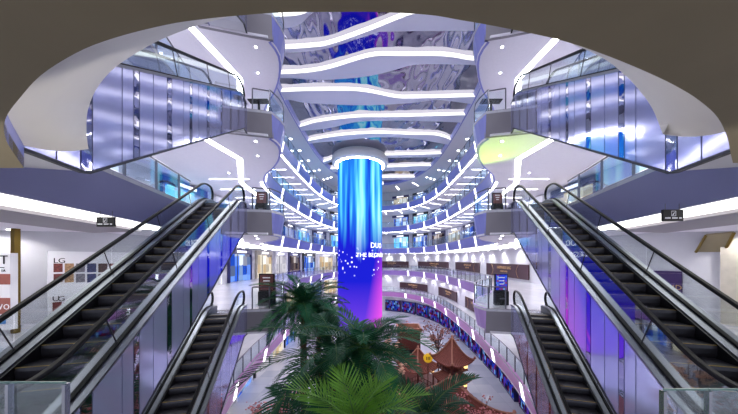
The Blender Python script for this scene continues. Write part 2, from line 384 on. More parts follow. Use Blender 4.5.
for s in (1, -1):
    for k in range(1, 7):
        I = CURVE[k]; z = FH*k if k < 6 else CZ+ZR+.39; th = TH if k < 6 else .44
        if k < 6:
            fl = MB().loft([[v3(p, z-.12, s), v3(outer(p), z-.12, s), v3(outer(p), z, s), v3(p, z, s)] for p in I], True, True).build('floor', 'floor'); struct(fl)
        ce = MB().loft([[v3(toward(p, .22), z-th, s), v3(outer(p), z-th, s), v3(outer(p), z-th+.1, s), v3(toward(p, .22), z-th+.1, s)] for p in I], True, True).build('ceiling', 'soffit'); struct(ce)
        # fascia colours; pink and mauve hold painted light, lilac some extra blue
        n0 = 3 if 2 <= k <= 5 else 0
        segs = [(I[n0:], FASC.get(k, 'lilac'))]
        if n0: segs += [(I[0:2], 'slate'), (I[1:4], 'taupe')]
        main = None
        for seg, mm in segs:
            ins = .03 if mm != FASC.get(k, 'lilac') else .25
            rr = []
            for p in seg:
                q0, q1 = toward(p, ins), toward(p, ins+.12)
                if mm == 'taupe' or (n0 and p is I[3]):
                    q0 = p+Vector((0, .12)); q1 = p+Vector((0, .25))
                rr.append([v3(p, z+.02, s), v3(toward(p, .14) if mm != 'taupe' else p+Vector((0, .15)), z+.02, s), v3(q1, z-th-.02, s), v3(q0, z-th-.02, s)])
            o = struct(MB().loft(rr, True, True).build(next_trim(), mm))
            if main is None: main = o
        gal = [p for p in I if p.y > (19 if k > 1 else 14)]
        if k < 6:
            for p, d in arclist(gal, 6.0, 1.6):
                if p.y > 59: continue
                n = (outer(p)-p).normalized()
                c0 = p-n*.0; c1 = p+n*.22
                r = []
                for zz, c in ((z-.1, p-n*.015+n*.02), (z-th+.12, p-n*.015+n*.2)):
                    for e_ in (-.21, .21):
                        r.append(v3(c+d*e_, zz, s))
                mb = MB().hexa([r[0], r[1], r[3], r[2]], [x+Vector((n.x*s, n.y, 0))*.06 for x in (r[0], r[1], r[3], r[2])])
                mb.build('light_panel', 'panel', main)
        # light strips in the soffit
        zs = z-th-.015
        lit = [p for p in I[n0:] if p.y > 20.6]
        if k == 6:
            for p, d in arclist([p for p in I if p.y > 16], 4.0, 1):
                n = (outer(p)-p).normalized(); a, b = p+n*2.2, p+n*5.2
                
                for f_ in (.1, .5, .9): MB().obox(v3(a.lerp(b, f_), 0, s), (n.x*s, n.y), .34, .34, zs, zs+.03).build('downlight', 'downlight', ce)
        if k < 6:
            MB().loft([[v3(toward(p, .42), zs, s), v3(toward(p, .62), zs, s), v3(toward(p, .62), zs+.03, s), v3(toward(p, .42), zs+.03, s)] for p in lit], True, True).build('light_strip', 'strip' if k > 2 else 'lowstrip', ce)
            for p, d in arclist(gal, 3.1, .5):
                n = (outer(p)-p).normalized()
                a, b = p+n*1.5, p+n*4.6
                MB().obox(v3((a+b)/2, 0, s), (n.x*s, n.y), 3.1, .07, zs, zs+.03).build('light_strip', 'thinstrip', ce)
            if k >= 3:        # long oblique strip over the escalator landings
                pts = [E(6.5, 6.6, 0).to_2d(), E(12.5, 6.4, 0).to_2d(), Vector((-8.6, 16.0)), Vector((-11.2, 21)), Vector((-12.2, 27))]
                MB().loft([[v3(p, zs, s), v3(p+Vector((-.34, 0)), zs, s), v3(p+Vector((-.34, 0)), zs+.03, s), v3(p, zs+.03, s)] for p in pts], True, True).build('light_strip', 'strip', ce)
                for y, x in ((13.6, -6.6), (15.5, -7.4), (18.6, -11), (14, -12), (9.5, -12)):
                    MB().lathe((x*s, y, zs), [(.06, 0), (.06, .03)], 12).build('downlight', 'downlight', ce)
    # the outer walls
    for k in range(0, 6):
        I = [p for p in CURVE[max(k, 1)] if p.y > 15.5]
        z0 = FH*k; z1 = FH*(k+1)-TH if k < 5 else CZ+ZR
        if k == 0:
            I2 = [Vector((-10.5, 5))]+[p for p in I]
            ring = [[v3(toward(p, 3.3), z0, s), v3(toward(p, 3.5), z0, s), v3(toward(p, 3.5), z1, s), v3(toward(p, 3.3), z1, s)] for p in I2]
        else:
            e_ = 2.7 if k == 1 else 0; ring = [[v3(outer(p, .2+e_), z0, s), v3(outer(p, e_), z0, s), v3(outer(p, e_), z1, s), v3(outer(p, .2+e_), z1, s)] for p in I]
        struct(MB().loft(ring, True, True).build('wall_'+SIDE[s], 'wall'))
struct(MB().box(-20, 20, 1, 70, -.2, 0).build('floor', 'ground'))

# ------------------------------------------------------------------ glass balustrades
POST = None
def balustrade(pts, z, s, label, step, gm='glass', h=1.1, name='glass_balustrade'):
    o0 = v3(pts[0], z, s)
    root = empty(name, o0, label, 'balustrade', 'glass balustrades')
    P = arclist(pts, step)
    for p, d in P:
        MB().obox(v3(p, 0, s), (d.x*s, d.y), .05, .06, z, z+h-.02).build('post', 'post', root)
    ends = [p for p, d in P]+[pts[-1]]
    for a, b in zip(ends, ends[1:]):
        d = (b-a); L = d.length
        if L < .3: continue
        MB().obox(v3((a+b)/2, 0, s), (d.x*s, d.y), L-.07, .014, z+.06, z+h-.08).build('glass_panel', gm, root)
    MB().tube([v3(p, z+h, s) for p in pts], .032, 6).build('handrail', 'post', root, smooth=True)
    return root
for s in (1, -1):
    for k in (1, 2, 3, 4, 5):
        z = FH*k+.02
        I = CURVE[k]
        body = [toward(p, .1) for p in (I[3:] if k > 1 else I) if k > 1 or p.y > 10]; body[-1] = body[-1]+Vector((-.12, 0))
        balustrade(body, z, s, 'glass balustrade curving along the %s edge of the %s' % (SIDE[s], LEV[k]), 1.7 if k < 3 else 1.9, 'glass' if k < 3 else 'glassb')
        if k > 1:
            balustrade([I[2]+Vector((.1, .12)), I[3]+Vector((-.12, .12))], z, s, 'short glass balustrade across the front of the %s %s platform' % (SIDE[s], LEV[k]), 1.0, 'glass')
        if 3 <= k <= 4:
            a = [E(x, 5.62, 0).to_2d() for x in (6.2, 8.5, 11, 13.6)]
            balustrade(a, z, s, 'glass balustrade beside the %s escalator well on the %s' % (SIDE[s], LEV[k]), 1.6, 'glassb')

# ------------------------------------------------------------------ the round soffit over the viewpoint
ZS = 1.05
SL = [(379, 12), (330, 12), (280, 12.5), (230, 16.3), (200, 19.5), (165, 25), (114, 38), (76, 53), (40, 76), (19, 99), (9, 112), (4.5, 122), (4, 131), (9, 146), (24, 168)]
BL = [(379, 9.6, 2.7), (335, 10, 2.7), (290, 11, 2.7), (250, 14, 2.7), (222, 18.5, 2.7), (190, 28, 2.65), (156, 42, 2.6), (130, 57, 2.5), (111, 71, 2.35), (97, 88, 2.2), (90, 103, 2.08), (87, 115, 1.9), (86.5, 127, 1.75), (87, 138, 1.6), (88.5, 149, 1.5)]
SR = [(379, 12), (430, 15), (460, 20), (505, 28), (560, 40), (600, 53), (640, 69), (675, 85.5), (700, 101), (718, 118), (727, 137), (731, 155), (733, 163)]
BR = [(379, 9.6, 2.7), (424, 11, 2.7), (450, 16, 2.7), (490, 23, 2.7), (535, 32, 2.7), (572, 44, 2.65), (606, 60, 2.55), (630, 80, 2.4), (643, 95, 2.2), (652, 108, 2.0), (657, 119, 1.85), (660, 127, 1.72), (663, 134.5, 1.58)]
S_ = [atz(x, y, ZS) for x, y in SL[::-1]]+[atz(x, y, ZS) for x, y in SR[1:]]
B_ = [atz(x, y, z) for x, y, z in BL[::-1]]+[atz(x, y, z) for x, y, z in BR[1:]]
S_ = [Vector(p) for p in spline(S_, 4)]; B_ = [Vector(p) for p in spline(B_, 4)]
UPL = [.26 if p.x < 0 else .36 for p in S_]
A_ = [p+Vector((0, 0, u)) for p, u in zip(S_, UPL)]
back = [Vector((p.x, -5, p.z)) for p in S_]
left = Vector((-9, S_[0].y+.02, CZ+ZS)); right = Vector((9, S_[-1].y+.02, CZ+ZS))
SS = [left]+S_+[right]
mb = MB().loft([[p, Vector((p.x, -5, p.z)), Vector((p.x, -5, p.z+.12)), p+Vector((0, 0, .12))] for p in SS], True, True)
struct(mb.build('ceiling', 'beige'))
mb = MB().loft([S_, A_], mi=1)
mb.loft([[a.lerp(b, f_)+Vector((0, 0, -.05*math.sin(math.pi*f_))) for a, b in zip(A_, B_)] for f_ in (0, .15, .3, .5, .7, .85, 1)], mi=0)
mb.loft([B_, [b+Vector((0, -.15, .25)) for b in B_], [Vector((b.x, -5, CZ+2.75)) for b in B_]], mi=0)
struct(mb.build(next_trim(), ['rim', 'lilac'], smooth=True))

# floor of the second gallery around the viewpoint, escalator landings
for s in (1, -1):
    mb = MB()
    a = [E(5.2, 5.05, 0), E(2.6, 5.05, 0), E(2.6, 3.28, 0)]
    pts = [(s*16.2*-1, -5), (s*-16.2, 3.68), (HEADS[0].x*s, 3.68)]+[(p.x*s, p.y) for p in a]+[(s*-3.8, 2.4), (s*-2.6, 2.4), (0, 1.2), (0, -5)]
    mb.hexa([(x, y, FH*2-.12) for x, y in pts], [(x, y, FH*2) for x, y in pts])
    struct(mb.build('floor', 'floor'))

# ------------------------------------------------------------------ near lobbies left and right: cove, dropped band, walls
for s in (1, -1):
    z = FH*3-TH
    for (u0, u1, dz, nm, mm) in ((5.7, 6.9, .03, 'cove_light', 'cove'), (6.9, 8.5, .12, next_trim(), 'taupe'), (8.5, 16, .2, 'ceiling', 'soffit')):
        av = (3.6, 8, 12.5) if nm != 'ceiling' else (2.2, 8, 12.5)
        mb = MB().loft([[E(a, u0, z-dz, s), E(a, u1, z-dz-(.1 if dz == .12 else 0), s), E(a, u1, z+.0, s), E(a, u0, z+.0, s)] for a in av], True, True)
        o = mb.build(nm, mm)
        if nm == 'cove_light': tag(o, 'wide white cove light along the slab edge above the %s escalator' % SIDE[s], 'light', 'cove lights')
        else: struct(o)
    # wall with the posters / boards
    w0, w1 = Vector((-15.2, 6.0)), Vector((-12.1, 14.8))
    def wallp(t, off=0):
        p = w0.lerp(w1, t); d = (w1-w0).normalized(); n = Vector((d.y, -d.x)); return p+n*off
    pts = [Vector((-16.2, 3.0)), w0, w1, Vector((-16.2, 16.2))]
    mb = MB()
    for p, q in zip(pts, pts[1:]):
        d = (q-p); mb.obox(v3((p+q)/2, 0, s), (d.x*s, d.y), d.length, .12, FH*2, FH*3-TH)
    struct(mb.build('wall_'+SIDE[s], 'wall' if s == 1 else 'wall'))

# ------------------------------------------------------------------ ceiling mirror and wavy ribs
struct(MB().box(-17, 17, 10, 66, CZ+ZR+.4, CZ+ZR+.6).build('ceiling', 'rippled'))
def zc(pts, sc_, ox): return [(ox+x/sc_, y/sc_) for x, y in pts]
Z1 = lambda pts: zc(pts, 3.354, 270)
Z2 = lambda pts: zc(pts, 2.636, 230)
RIBS = [
 (Z1([(-60, 60), (40, 56), (110, 48), (160, 20), (240, 0), (700, -30)]), Z1([(-60, 104), (40, 96), (100, 82), (150, 38), (240, 20), (700, -10)]), 'wavy white ceiling beam partly cut off by the round soffit edge'),
 (Z1([(-60, 168), (45, 165), (130, 160), (200, 150), (330, 105), (430, 65), (500, 45), (690, 36), (800, 36)]), Z1([(-60, 180), (45, 178), (180, 165), (340, 115), (400, 106), (685, 103), (800, 103)]), 'wavy ceiling beam whose white band rises from left to the soffit edge'),
 (Z1([(-60, 249), (60, 248), (140, 242), (210, 228), (300, 200), (360, 188), (430, 188), (560, 188), (620, 193), (680, 203), (800, 208)]), Z1([(-60, 262), (60, 262), (150, 268), (240, 265), (330, 255), (400, 240), (480, 218), (560, 215), (680, 218), (800, 220)]), 'wide wavy ceiling beam humped near its middle, second whole one from the soffit'),
 (Z1([(-60, 308), (40, 308), (130, 305), (210, 304), (280, 305), (340, 312), (420, 328), (480, 330), (695, 325), (800, 324)]), Z1([(-60, 333), (60, 335), (120, 345), (250, 352), (360, 352), (480, 345), (560, 335), (690, 350), (800, 352)]), 'wide wavy ceiling beam dipping on its right half, third whole one from the soffit'),
 (Z2([(100, 340), (180, 335), (230, 322), (330, 310), (450, 308), (640, 303), (760, 302)]), Z2([(100, 350), (185, 345), (260, 338), (330, 322), (420, 318), (540, 320), (650, 325), (760, 326)]), 'slim ceiling beam crossing the column reflection above, straight on its right'),
 (Z2([(120, 392), (205, 372), (290, 358), (385, 352), (470, 355), (550, 358), (610, 378), (700, 384)]), Z2([(120, 396), (215, 378), (300, 370), (385, 362), (480, 365), (540, 375), (600, 385), (700, 392)]), 'slim arched ceiling beam crossing just above the column ring'),
 ([(290, 168), (320, 163), (345, 155.5), (380, 155.5), (440, 154), (470, 152)], [(290, 170), (320, 165.5), (345, 158), (380, 158), (440, 157), (470, 157)], 'ceiling beam meeting the column ring from both sides'),
 ([(300, 170), (385, 167.5), (420, 166), (470, 166)], [(300, 173), (385, 171), (420, 171), (470, 168)], 'ceiling beam directly behind the column ring'),
 ([(300, 179), (385, 177.5), (470, 177.5)], [(300, 181), (385, 180), (470, 180)], 'second ceiling beam behind the column ring'),
 ([(300, 185), (385, 184.5), (470, 185)], [(300, 187), (385, 187), (470, 187)], 'last ceiling beam at the far end of the mirror')]
VO = CURVE[6]
def interp(pts, x):
    for p, q in zip(pts, pts[1:]):
        if p[0] <= x <= q[0]: return p[1]+(q[1]-p[1])*(x-p[0])/(q[0]-p[0])
    return pts[0][1] if x < pts[0][0] else pts[-1][1]
def halfw(Y):
    for p, q in zip(VO, VO[1:]):
        if p.y <= Y <= q.y: return -(p.x+(q.x-p.x)*(Y-p.y)/(q.y-p.y))
    return 10 if Y < 20 else 3
for near, far, lab in RIBS:
    P = [(atz(x, y, ZR).x, atz(x, y, ZR).y) for x, y in near]; Q = [(atz(x, y, ZR).x, atz(x, y, ZR).y) for x, y in far]
    P = [(p.x, p.y) for p in spline([Vector(p) for p in P], 5)]; Q = [(p.x, p.y) for p in spline([Vector(p) for p in Q], 5)]
    hw = halfw(sum(p[1] for p in P)/len(P))+.35
    rings = []; N = 60; bands = []
    for i in range(N+1):
        x = -hw+2*hw*i/N; y0 = interp(P, x); y1 = max(interp(Q, x), y0+.25)
        zz = CZ+ZR
        rings.append([(x, y0, zz), (x, y1, zz), (x, y1, CZ+ZR+.39), (x, y0, CZ+ZR+.39)])
        bands.append([(x, y0-.02, zz+.02), (x, y0+.02, zz+.02), (x, y0+.02, zz+.385), (x, y0-.02, zz+.385)])
    o = MB().loft(rings, True, True).build('ceiling_beam', 'rib', origin=(0, P[len(P)//2][1], CZ+ZR))
    tag(o, lab, 'beam', 'wavy beams under the mirror ceiling')
    MB().loft(bands, True, True).build('light_band', 'ribface', o)

# ------------------------------------------------------------------ the screen column
CX, CY, CR = -3.35, 45.0, 3.9
root = empty('screen_column', (CX, CY, 0), 'huge round column wrapped in a glowing blue and magenta screen', 'column')
MB().lathe((CX, CY, .3), [(CR, 0), (CR, 29.6)], 64).build('screen', 'led', root, smooth=True)
MB().lathe((CX, CY, 0), [(CR+.25, 0), (CR+.25, .3), (CR-.1, .32)], 48).build('base', 'chrome', root, smooth=True)
rp = [(CR+.03, 28.9), (CR+.5, 28.75), (CR+.95, 28.95), (CR+1.1, 29.4), (CR+1.05, 29.85), (CR+.9, 30.19)]
rp = [(r, z+.35) for r, z in rp]
rings = [[Vector((CX+r*math.cos(2*math.pi*i/64), CY+r*math.sin(2*math.pi*i/64), z)) for r, z in rp] for i in range(65)]
MB().loft(rings, True).build('ring', 'white', root, smooth=True)
MB().lathe((CX, CY, 29.02), [(CR+.02, 0), (CR+.42, 0), (CR+.42, .04), (CR+.02, .04)], 48).build('ring_light', 'strip', root)
def wrap(size_z, th0):
    def fn(c):
        th = th0+c.x/CR
        return Vector((CX+(CR+.03+c.z)*math.sin(th), CY-(CR+.03+c.z)*math.cos(th), size_z+c.y))
    return fn
M['glow'] = emis('white_letters', (.85, .85, 1, 1), 1.4)
textmb('THE BEGINNING', .95, wrap(13.0, -.09), .02, 'LEFT').build('lettering', 'glow', root)
textmb('DUO', 1.25, wrap(14.5, .52), .02, 'LEFT').build('lettering', 'glow', root)

# ------------------------------------------------------------------ shop fronts
def shopmat(name, cols, e, sx=1.2, sz=.9):
    m = bpy.data.materials.new(name); m.use_nodes = True; nt = m.node_tree; nt.nodes.clear()
    tc = nt.nodes.new('ShaderNodeTexCoord'); mp = nt.nodes.new('ShaderNodeMapping'); mp.inputs['Scale'].default_value = (sx, sx, sz)
    v = nt.nodes.new('ShaderNodeTexVoronoi'); v.inputs['Scale'].default_value = 1
    v.distance = 'CHEBYCHEV'; v.inputs['Randomness'].default_value = .3
    nt.links.new(tc.outputs['Object'], mp.inputs[0]); nt.links.new(mp.outputs[0], v.inputs['Vector'])
    sp = nt.nodes.new('ShaderNodeSeparateColor'); nt.links.new(v.outputs['Color'], sp.inputs[0])
    c = ramp(nt, sp.outputs[0], [(i/(len(cols)-1), srgb(*c)) for i, c in enumerate(cols)])
    e_ = nt.nodes.new('ShaderNodeEmission'); e_.inputs[1].default_value = e; o = nt.nodes.new('ShaderNodeOutputMaterial')
    nt.links.new(c, e_.inputs[0]); nt.links.new(e_.outputs[0], o.inputs[0]); return m
M['shopwhite'] = shopmat('lit_shop_white', [(245, 242, 250), (225, 222, 235), (235, 232, 242), (190, 188, 205), (245, 240, 250)], .5)
M['shopblue'] = shopmat('lit_shop_blue', [(20, 30, 110), (40, 90, 210), (150, 190, 250), (60, 60, 90), (220, 230, 250)], .8)
M['shopdark'] = shopmat('lit_shop_dark', [(18, 18, 30), (60, 50, 60), (140, 120, 110), (30, 30, 60), (200, 190, 190)], .7)
M['shopcyan'] = shopmat('lit_shop_cyan', [(60, 170, 220), (160, 235, 250), (40, 110, 220), (220, 240, 250)], .9)
M['shopwarm'] = shopmat('lit_shop_warm', [(120, 100, 80), (220, 210, 190), (180, 150, 110), (240, 240, 235)], .8)
M['screenblue'] = shopmat('screen_blue_red', [(20, 30, 110), (30, 60, 190), (110, 24, 60), (16, 16, 40), (24, 24, 70), (110, 160, 220)], .6, 3, 2.2)
M['navy'] = mat('navy_front', srgb(38, 38, 92), .3)
M['darkfront'] = mat('dark_front', srgb(34, 32, 38), .3)
KIND = {'shopblue': 'blue-lit', 'shopdark': 'dark', 'shopcyan': 'cyan-lit', 'shopwhite': 'white-lit', 'shopwarm': 'warm-lit'}
def storefront(p, d, n, s, z, w, glassm, bandm, label, h=3.1, group='shop fronts along the galleries'):
    base = p-n*.0
    root = empty('storefront', v3(base, z, s), label, 'shop', group)
    D = (d.x*s, d.y); q = lambda a, off: v3(p+d*a-n*off, 0, s)
    m = MB(); m.obox(q(-w/2+.1, .12), D, .2, .24, z+.01, z+h); m.obox(q(w/2-.1, .12), D, .2, .24, z+.01, z+h); m.obox(q(0, .12), D, w, .26, z+h, z+h+.55)
    m.build('frame', bandm, root)
    MB().obox(q(-w*.14, .08), D, w*.66, .06, z+.08, z+h).build('display_window', glassm, root)
    dr = MB().obox(q(w*.33, .1), D, w*.24, .08, z+.02, z+h-.3).build('door', glassm, root)
    MB().obox(q(w*.24, .17), D, .05, .05, z+.9, z+1.5).build('handle', 'chrome', dr)
    MB().obox(q(-w*.14, .14), D, .06, .06, z+.08, z+h).build('mullion', 'post', root)
    MB().obox(q(0, .27), D, w*.4, .05, z+h+.15, z+h+.4).build('sign_band', 'glow', root)
    return root
def walls(k): return [outer(p, .25 if k > 1 else 2.95) for p in CURVE[k] if p.y > 16.5]
rnd = random.Random(3)
for s in (1, -1):
    for k in (2, 3, 4, 5):
        if s == -1 and k == 2: continue
        W = walls(k); i = 0
        for p, d in arclist(W, 6.0, 6.2 if k == 2 else 4.0):
            n = Vector((-d.y, d.x)) if True else None
            if n.dot(outer(p)-Vector((0, 40))) < 0: n = -n
            if k == 2: g = ['shopwhite', 'shopblue', 'shopwarm', 'shopwhite', 'shopdark', 'shopblue', 'shopwarm', 'shopblue', 'shopwhite', 'shopdark'][i % 10]
            elif s == 1: g = ['shopcyan', 'shopblue', 'shopwhite', 'shopcyan', 'shopblue'][(i+k) % 5]
            else: g = ['shopblue', 'shopcyan', 'shopblue', 'shopwarm', 'shopdark'][(i+k) % 5]
            if k == 2: bm_ = ['white', 'navy', 'stone', 'white', 'navy', 'darkfront'][i % 6]
            else: bm_ = ['navy', 'white', 'navy', 'darkfront'][i % 4]
            storefront(p, d, n, s, FH*k, 4.8, g, bm_, '%s shop front, %s along the %s wall of the %s' % (KIND[g], ORD[min(i, 13)], SIDE[s], LEV[k]))
            i += 1
# lowest gallery left: shops too; ground floor: blue and red video wall on the right, shops on the left
for s in (1,):
    for i, (p, d) in enumerate(arclist(walls(1), 6, 3)):
        n = Vector((-d.y, d.x)); n = n if n.dot(outer(p)-Vector((0, 40))) > 0 else -n
        storefront(p, d, n, s, FH, 4.8, ['shopwarm', 'shopwhite', 'shopblue'][i % 3], ['white', 'darkfront'][i % 2], '%s shop front, %s along the left wall of the lowest gallery' % (KIND[['shopwarm', 'shopwhite', 'shopblue'][i % 3]], ORD[min(i, 13)]))
G = [toward(p, 3.2) for p in CURVE[1] if p.y > 14]
for s in (1, -1):
    for i, (p, d) in enumerate(arclist(G, 4.6, 1.0)):
        n = Vector((-d.y, d.x)); n = n if n.dot(outer(p)-Vector((0, 40))) > 0 else -n
        if s == 1:
            g = ['shopwhite', 'shopwarm', 'shopblue'][i % 3]
            storefront(p, d, n, s, 0, 4.0, g, ['white', 'darkfront'][i % 2], '%s shop front, %s along the left side of the ground floor' % (KIND[g], ORD[min(i, 13)]), 2.7, 'shop fronts on the ground floor')
        else:
            root = empty('video_kiosk', v3(p, 0, s), 'blue and red lit display case, %s along the right wall of the ground floor' % ORD[min(i, 13)], 'display', 'lit display cases on the ground floor')
            MB().obox(v3(p-n*.6, 0, s), (d.x*s, d.y), 4.0, .5, .01, 2.7).build('case', 'navy', root)
            MB().obox(v3(p-n*.88, 0, s), (d.x*s, d.y), 3.8, .05, .25, 2.5).build('screen', 'screenblue', root)

# ------------------------------------------------------------------ right walls: brown hoardings with gold words, wall washers
def hoarding(p, d, n, s, z, w, label):
    root = empty('hoarding', v3(p, z, s), label, 'hoarding', 'brown hoardings on the right gallery walls')
    D = (d.x*s, d.y); q = lambda a, off: v3(p+d*a-n*off, 0, s)
    i0 = min(range(len(WF)), key=lambda i: (WF[i]-p).length); m = int(w/2/.4)
    run = WF[max(0, i0-m):i0+m+1]
    cen = Vector((0, 40))
    def inn(r, o_): 
        c_ = Vector((0, min(max(r.y, 18), 44))); return v3(r+(c_-r).normalized()*o_, 0, s)
    MB().loft([[inn(r, .05)+Vector((0, 0, z)), inn(r, .19)+Vector((0, 0, z)), inn(r, .19)+Vector((0, 0, z+1.65)), inn(r, .05)+Vector((0, 0, z+1.65))] for r in run], True, True).build('board', 'brown', root)
    ax = Vector((-d.x*s, -d.y, 0)) if s == -1 else Vector((d.x, d.y, 0))
    # reading direction: seen from the atrium
    nn = Vector((-n.x*s, -n.y, 0)); ax = Vector((0, 0, 1)).cross(nn).normalized()
    o = v3(p, z, s)+nn*.235
    textmb('HAPPINESS BAG', .5, lambda c: o+ax*c.x+Vector((0, 0, 1.0+c.y))+nn*c.z, .008).build('lettering', 'gold', root)
    textmb('COMING SOON', .26, lambda c: o+ax*c.x+Vector((0, 0, .62+c.y))+nn*c.z, .008).build('lettering', 'gold', root)
    for sgn in (-1, 1):
        m = MB(); pts = []
        for i in range(13):
            t = i/12
            pts.append(o+ax*sgn*(3.4-.9*math.sin(math.pi*t)*.5)+Vector((0, 0, .1+1.45*t)))
        m.tube(pts, .02, 4).build('gold_arc', 'gold', root)
    return root
def wall_lights(k, W, s, step, en=190):
    for i, (p, d) in enumerate(arclist(W, step, 1.0)):
        n = (outer(p)-p); n = n.normalized() if n.length > 1e-4 else Vector((-1, 0))
        n = (p-Vector((0, 40)) if p.y > 44 else Vector((-1, 0))).normalized()
        z = FH*(k+1)-TH
        c = v3(p-n*.55, z-.06, s)
        o = MB().lathe(c, [(.09, 0), (.09, .05)], 12).build('downlight', 'downlight', origin=c)
        tag(o, 'small ceiling downlight washing the %s wall of the %s, %s from the platform' % (SIDE[s], LEV[k], ORD[min(i, 13)]), 'light', 'wall washing downlights')
        L = bpy.data.lights.new('wall_washer', 'SPOT'); L.energy = en; L.spot_size = R(100); L.spot_blend = .6; L.shadow_soft_size = .06
        lo = bpy.data.objects.new('wall_washer', L); COL.objects.link(lo); lo.location = c+Vector((0, 0, -.04))
        lo.rotation_euler = Vector((n.x*s*.3, n.y*.3, -1)).to_track_quat('-Z', 'Y').to_euler()
for k, names in ((2, 7), (1, 7)):
    W = walls(k); WF = [p for p, d in arclist(W, .4)]
    i = 0
    for p, d in arclist(W, 13.2, 15.2 if k == 2 else 4.0):
        n = Vector((-d.y, d.x)); n = n if n.dot(outer(p)-Vector((0, 40))) > 0 else -n
        if i < 6: hoarding(p, d, n, -1, FH*k+.3, 10.8 if k == 2 else 9.6, 'long dark brown hoarding with gold words, %s along the right wall of the %s' % (ORD[i], LEV[k]))
        i += 1
    wall_lights(k, W, -1, 3.6)
wall_lights(2, walls(2), 1, 5.5, 60)

# ------------------------------------------------------------------ near left wall: poster board, sign column; near right wall: purple board, hatch
def frame_of(s):
    p0, p1 = (w0, w1)
    a, b = Vector((p0.x*s, p0.y, 0)), Vector((p1.x*s, p1.y, 0))
    d = (b-a).normalized(); n = Vector((d.y, -d.x, 0)) if s == 1 else Vector((-d.y, d.x, 0))
    return a, d, n
def on_wall(x, y, s, off=.07):        # pixel to the near wall
    a, d, n = frame_of(s); a = a+n*off
    r = Vector(((x-PX)/F, 1, (PY-y)/F)); t = a.dot(n)/(r.x*n.x+r.y*n.y)
    return Vector((0, 0, CZ))+r*t
def wall_panel(x0, y0, x1, y1, s, off0, off1, mm, name, parent=None, label=None, cat=None, group=None, square=True):
    a = on_wall(x0, y0, s, off0); c = on_wall(x1, y1, s, off0); A, d, n = frame_of(s)
    zt, zb = a.z, c.z
    p = [Vector((a.x, a.y, zb)), Vector((c.x, c.y, zb)), Vector((c.x, c.y, zt)), Vector((a.x, a.y, zt))]
    mb = MB().hexa(p, [q+n*(off1-off0) for q in p])
    o = mb.build(name, mm, parent, origin=None if parent else p[0])
    if label: tag(o, label, cat, group)
    return o
board = wall_panel(47, 251, 130, 316, 1, .06, .12, 'paper', 'poster_board', None, 'large white notice board of small posters headed LG and UG', 'notice board')
def wtext(txt, x, y, size, s, parent, mm='ink', off=.125, font_d=.006):
    o = on_wall(x, y, s, off); A, d, n = frame_of(s); ax = Vector((0, 0, 1)).cross(n).normalized()
    return textmb(txt, size, lambda c: o+ax*c.x+Vector((0, 0, c.y))+n*c.z, font_d, 'LEFT').build('lettering', mm, parent)
for ch, x, y in (('L', 53, 263), ('G', 57.8, 263), ('U', 52, 301.5), ('G', 57.4, 301.5)): wtext(ch, x, y, .3, 1, board)
PM = [mat('poster_%s' % n_, srgb(*c), .5, noise=.6, nscale=13) for n_, c in (('maroon', (110, 50, 45)), ('navy', (50, 55, 95)), ('tan', (165, 130, 95)), ('umber', (70, 45, 40)), ('grey', (120, 115, 125)))]
pi_ = 0
for row, (ya, yb) in enumerate(((263.5, 272), (274, 282), (302.5, 311))):
    for i in range(7 if row < 2 else 6):
        xa = 53.5+i*11.2+(0 if row < 2 else -1)
        if xa > 122: continue
        o = wall_panel(xa, ya, xa+9, yb, 1, .12, .135, PM[(pi_*2+row) % 5], 'poster', None, '%s small poster from the left in the %s row of the white notice board' % (ORD[i].capitalize(), ('top', 'middle', 'bottom')[row]), 'poster', 'small posters on the notice board')
        pi_ += 1
# return wall with brass edged door frame and a sign column at the far left
s1 = Vector((-15.2, 6.0))
MB().box(at(10.5, 0, 8.7).x, at(14.5, 0, 8.7).x, 8.7, 8.85, FH*2, FH*3-TH-.2).build('door_1', 'brass')['kind'] = 'structure'
o = empty('sign_column', (-12.9, 8.5, FH*2), 'tall white and brick red sign panel cut off at the left picture edge', 'sign')
def lp(x, y, Y=9.7): return at(x, y, Y)
def lbox(x0, y0, x1, y1, Y, th, mm, name, parent):
    a, b = at(x0, y0, Y), at(x1, y1, Y)
    return MB().box(a.x, b.x, Y, Y+th, min(a.z, b.z), max(a.z, b.z)).build(name, mm, parent)
M['brick'] = mat('brick_red_panel', srgb(150, 84, 72), .5, noise=.1, nscale=2)
M['cyan'] = mat('cyan_blob', srgb(70, 130, 190), .5)
lbox(-30, 253, 9.5, 330, 8.5, .2, 'paper', 'panel', o)
for ya, yb in ((274, 284.5), (298, 314)): lbox(-30, ya, 9.5, yb, 8.48, .02, 'brick', 'red_band', o)
lbox(-4, 317, 5, 324, 8.48, .02, 'cyan', 'blue_oval', o)
for txt, x, y, sz, mm in (('T', 0, 264, .42, 'ink'), ('I', 1.5, 271.8, .12, 'ink'), ('A', 3, 271.8, .12, 'ink'), ('V', -2, 309.5, .26, 'paper'), ('O', 3.2, 309.5, .26, 'paper')):
    q = at(x, y, 8.47); textmb(txt, sz, lambda c: q+Vector((c.x, -c.z, c.y)), .006, 'LEFT').build('lettering', mm, o)
a = at(-30, 268, 8.48); b = at(4, 267.2, 8.48); MB().box(a.x, b.x, 8.475, 8.49, a.z, b.z).build('line', 'ink', o)
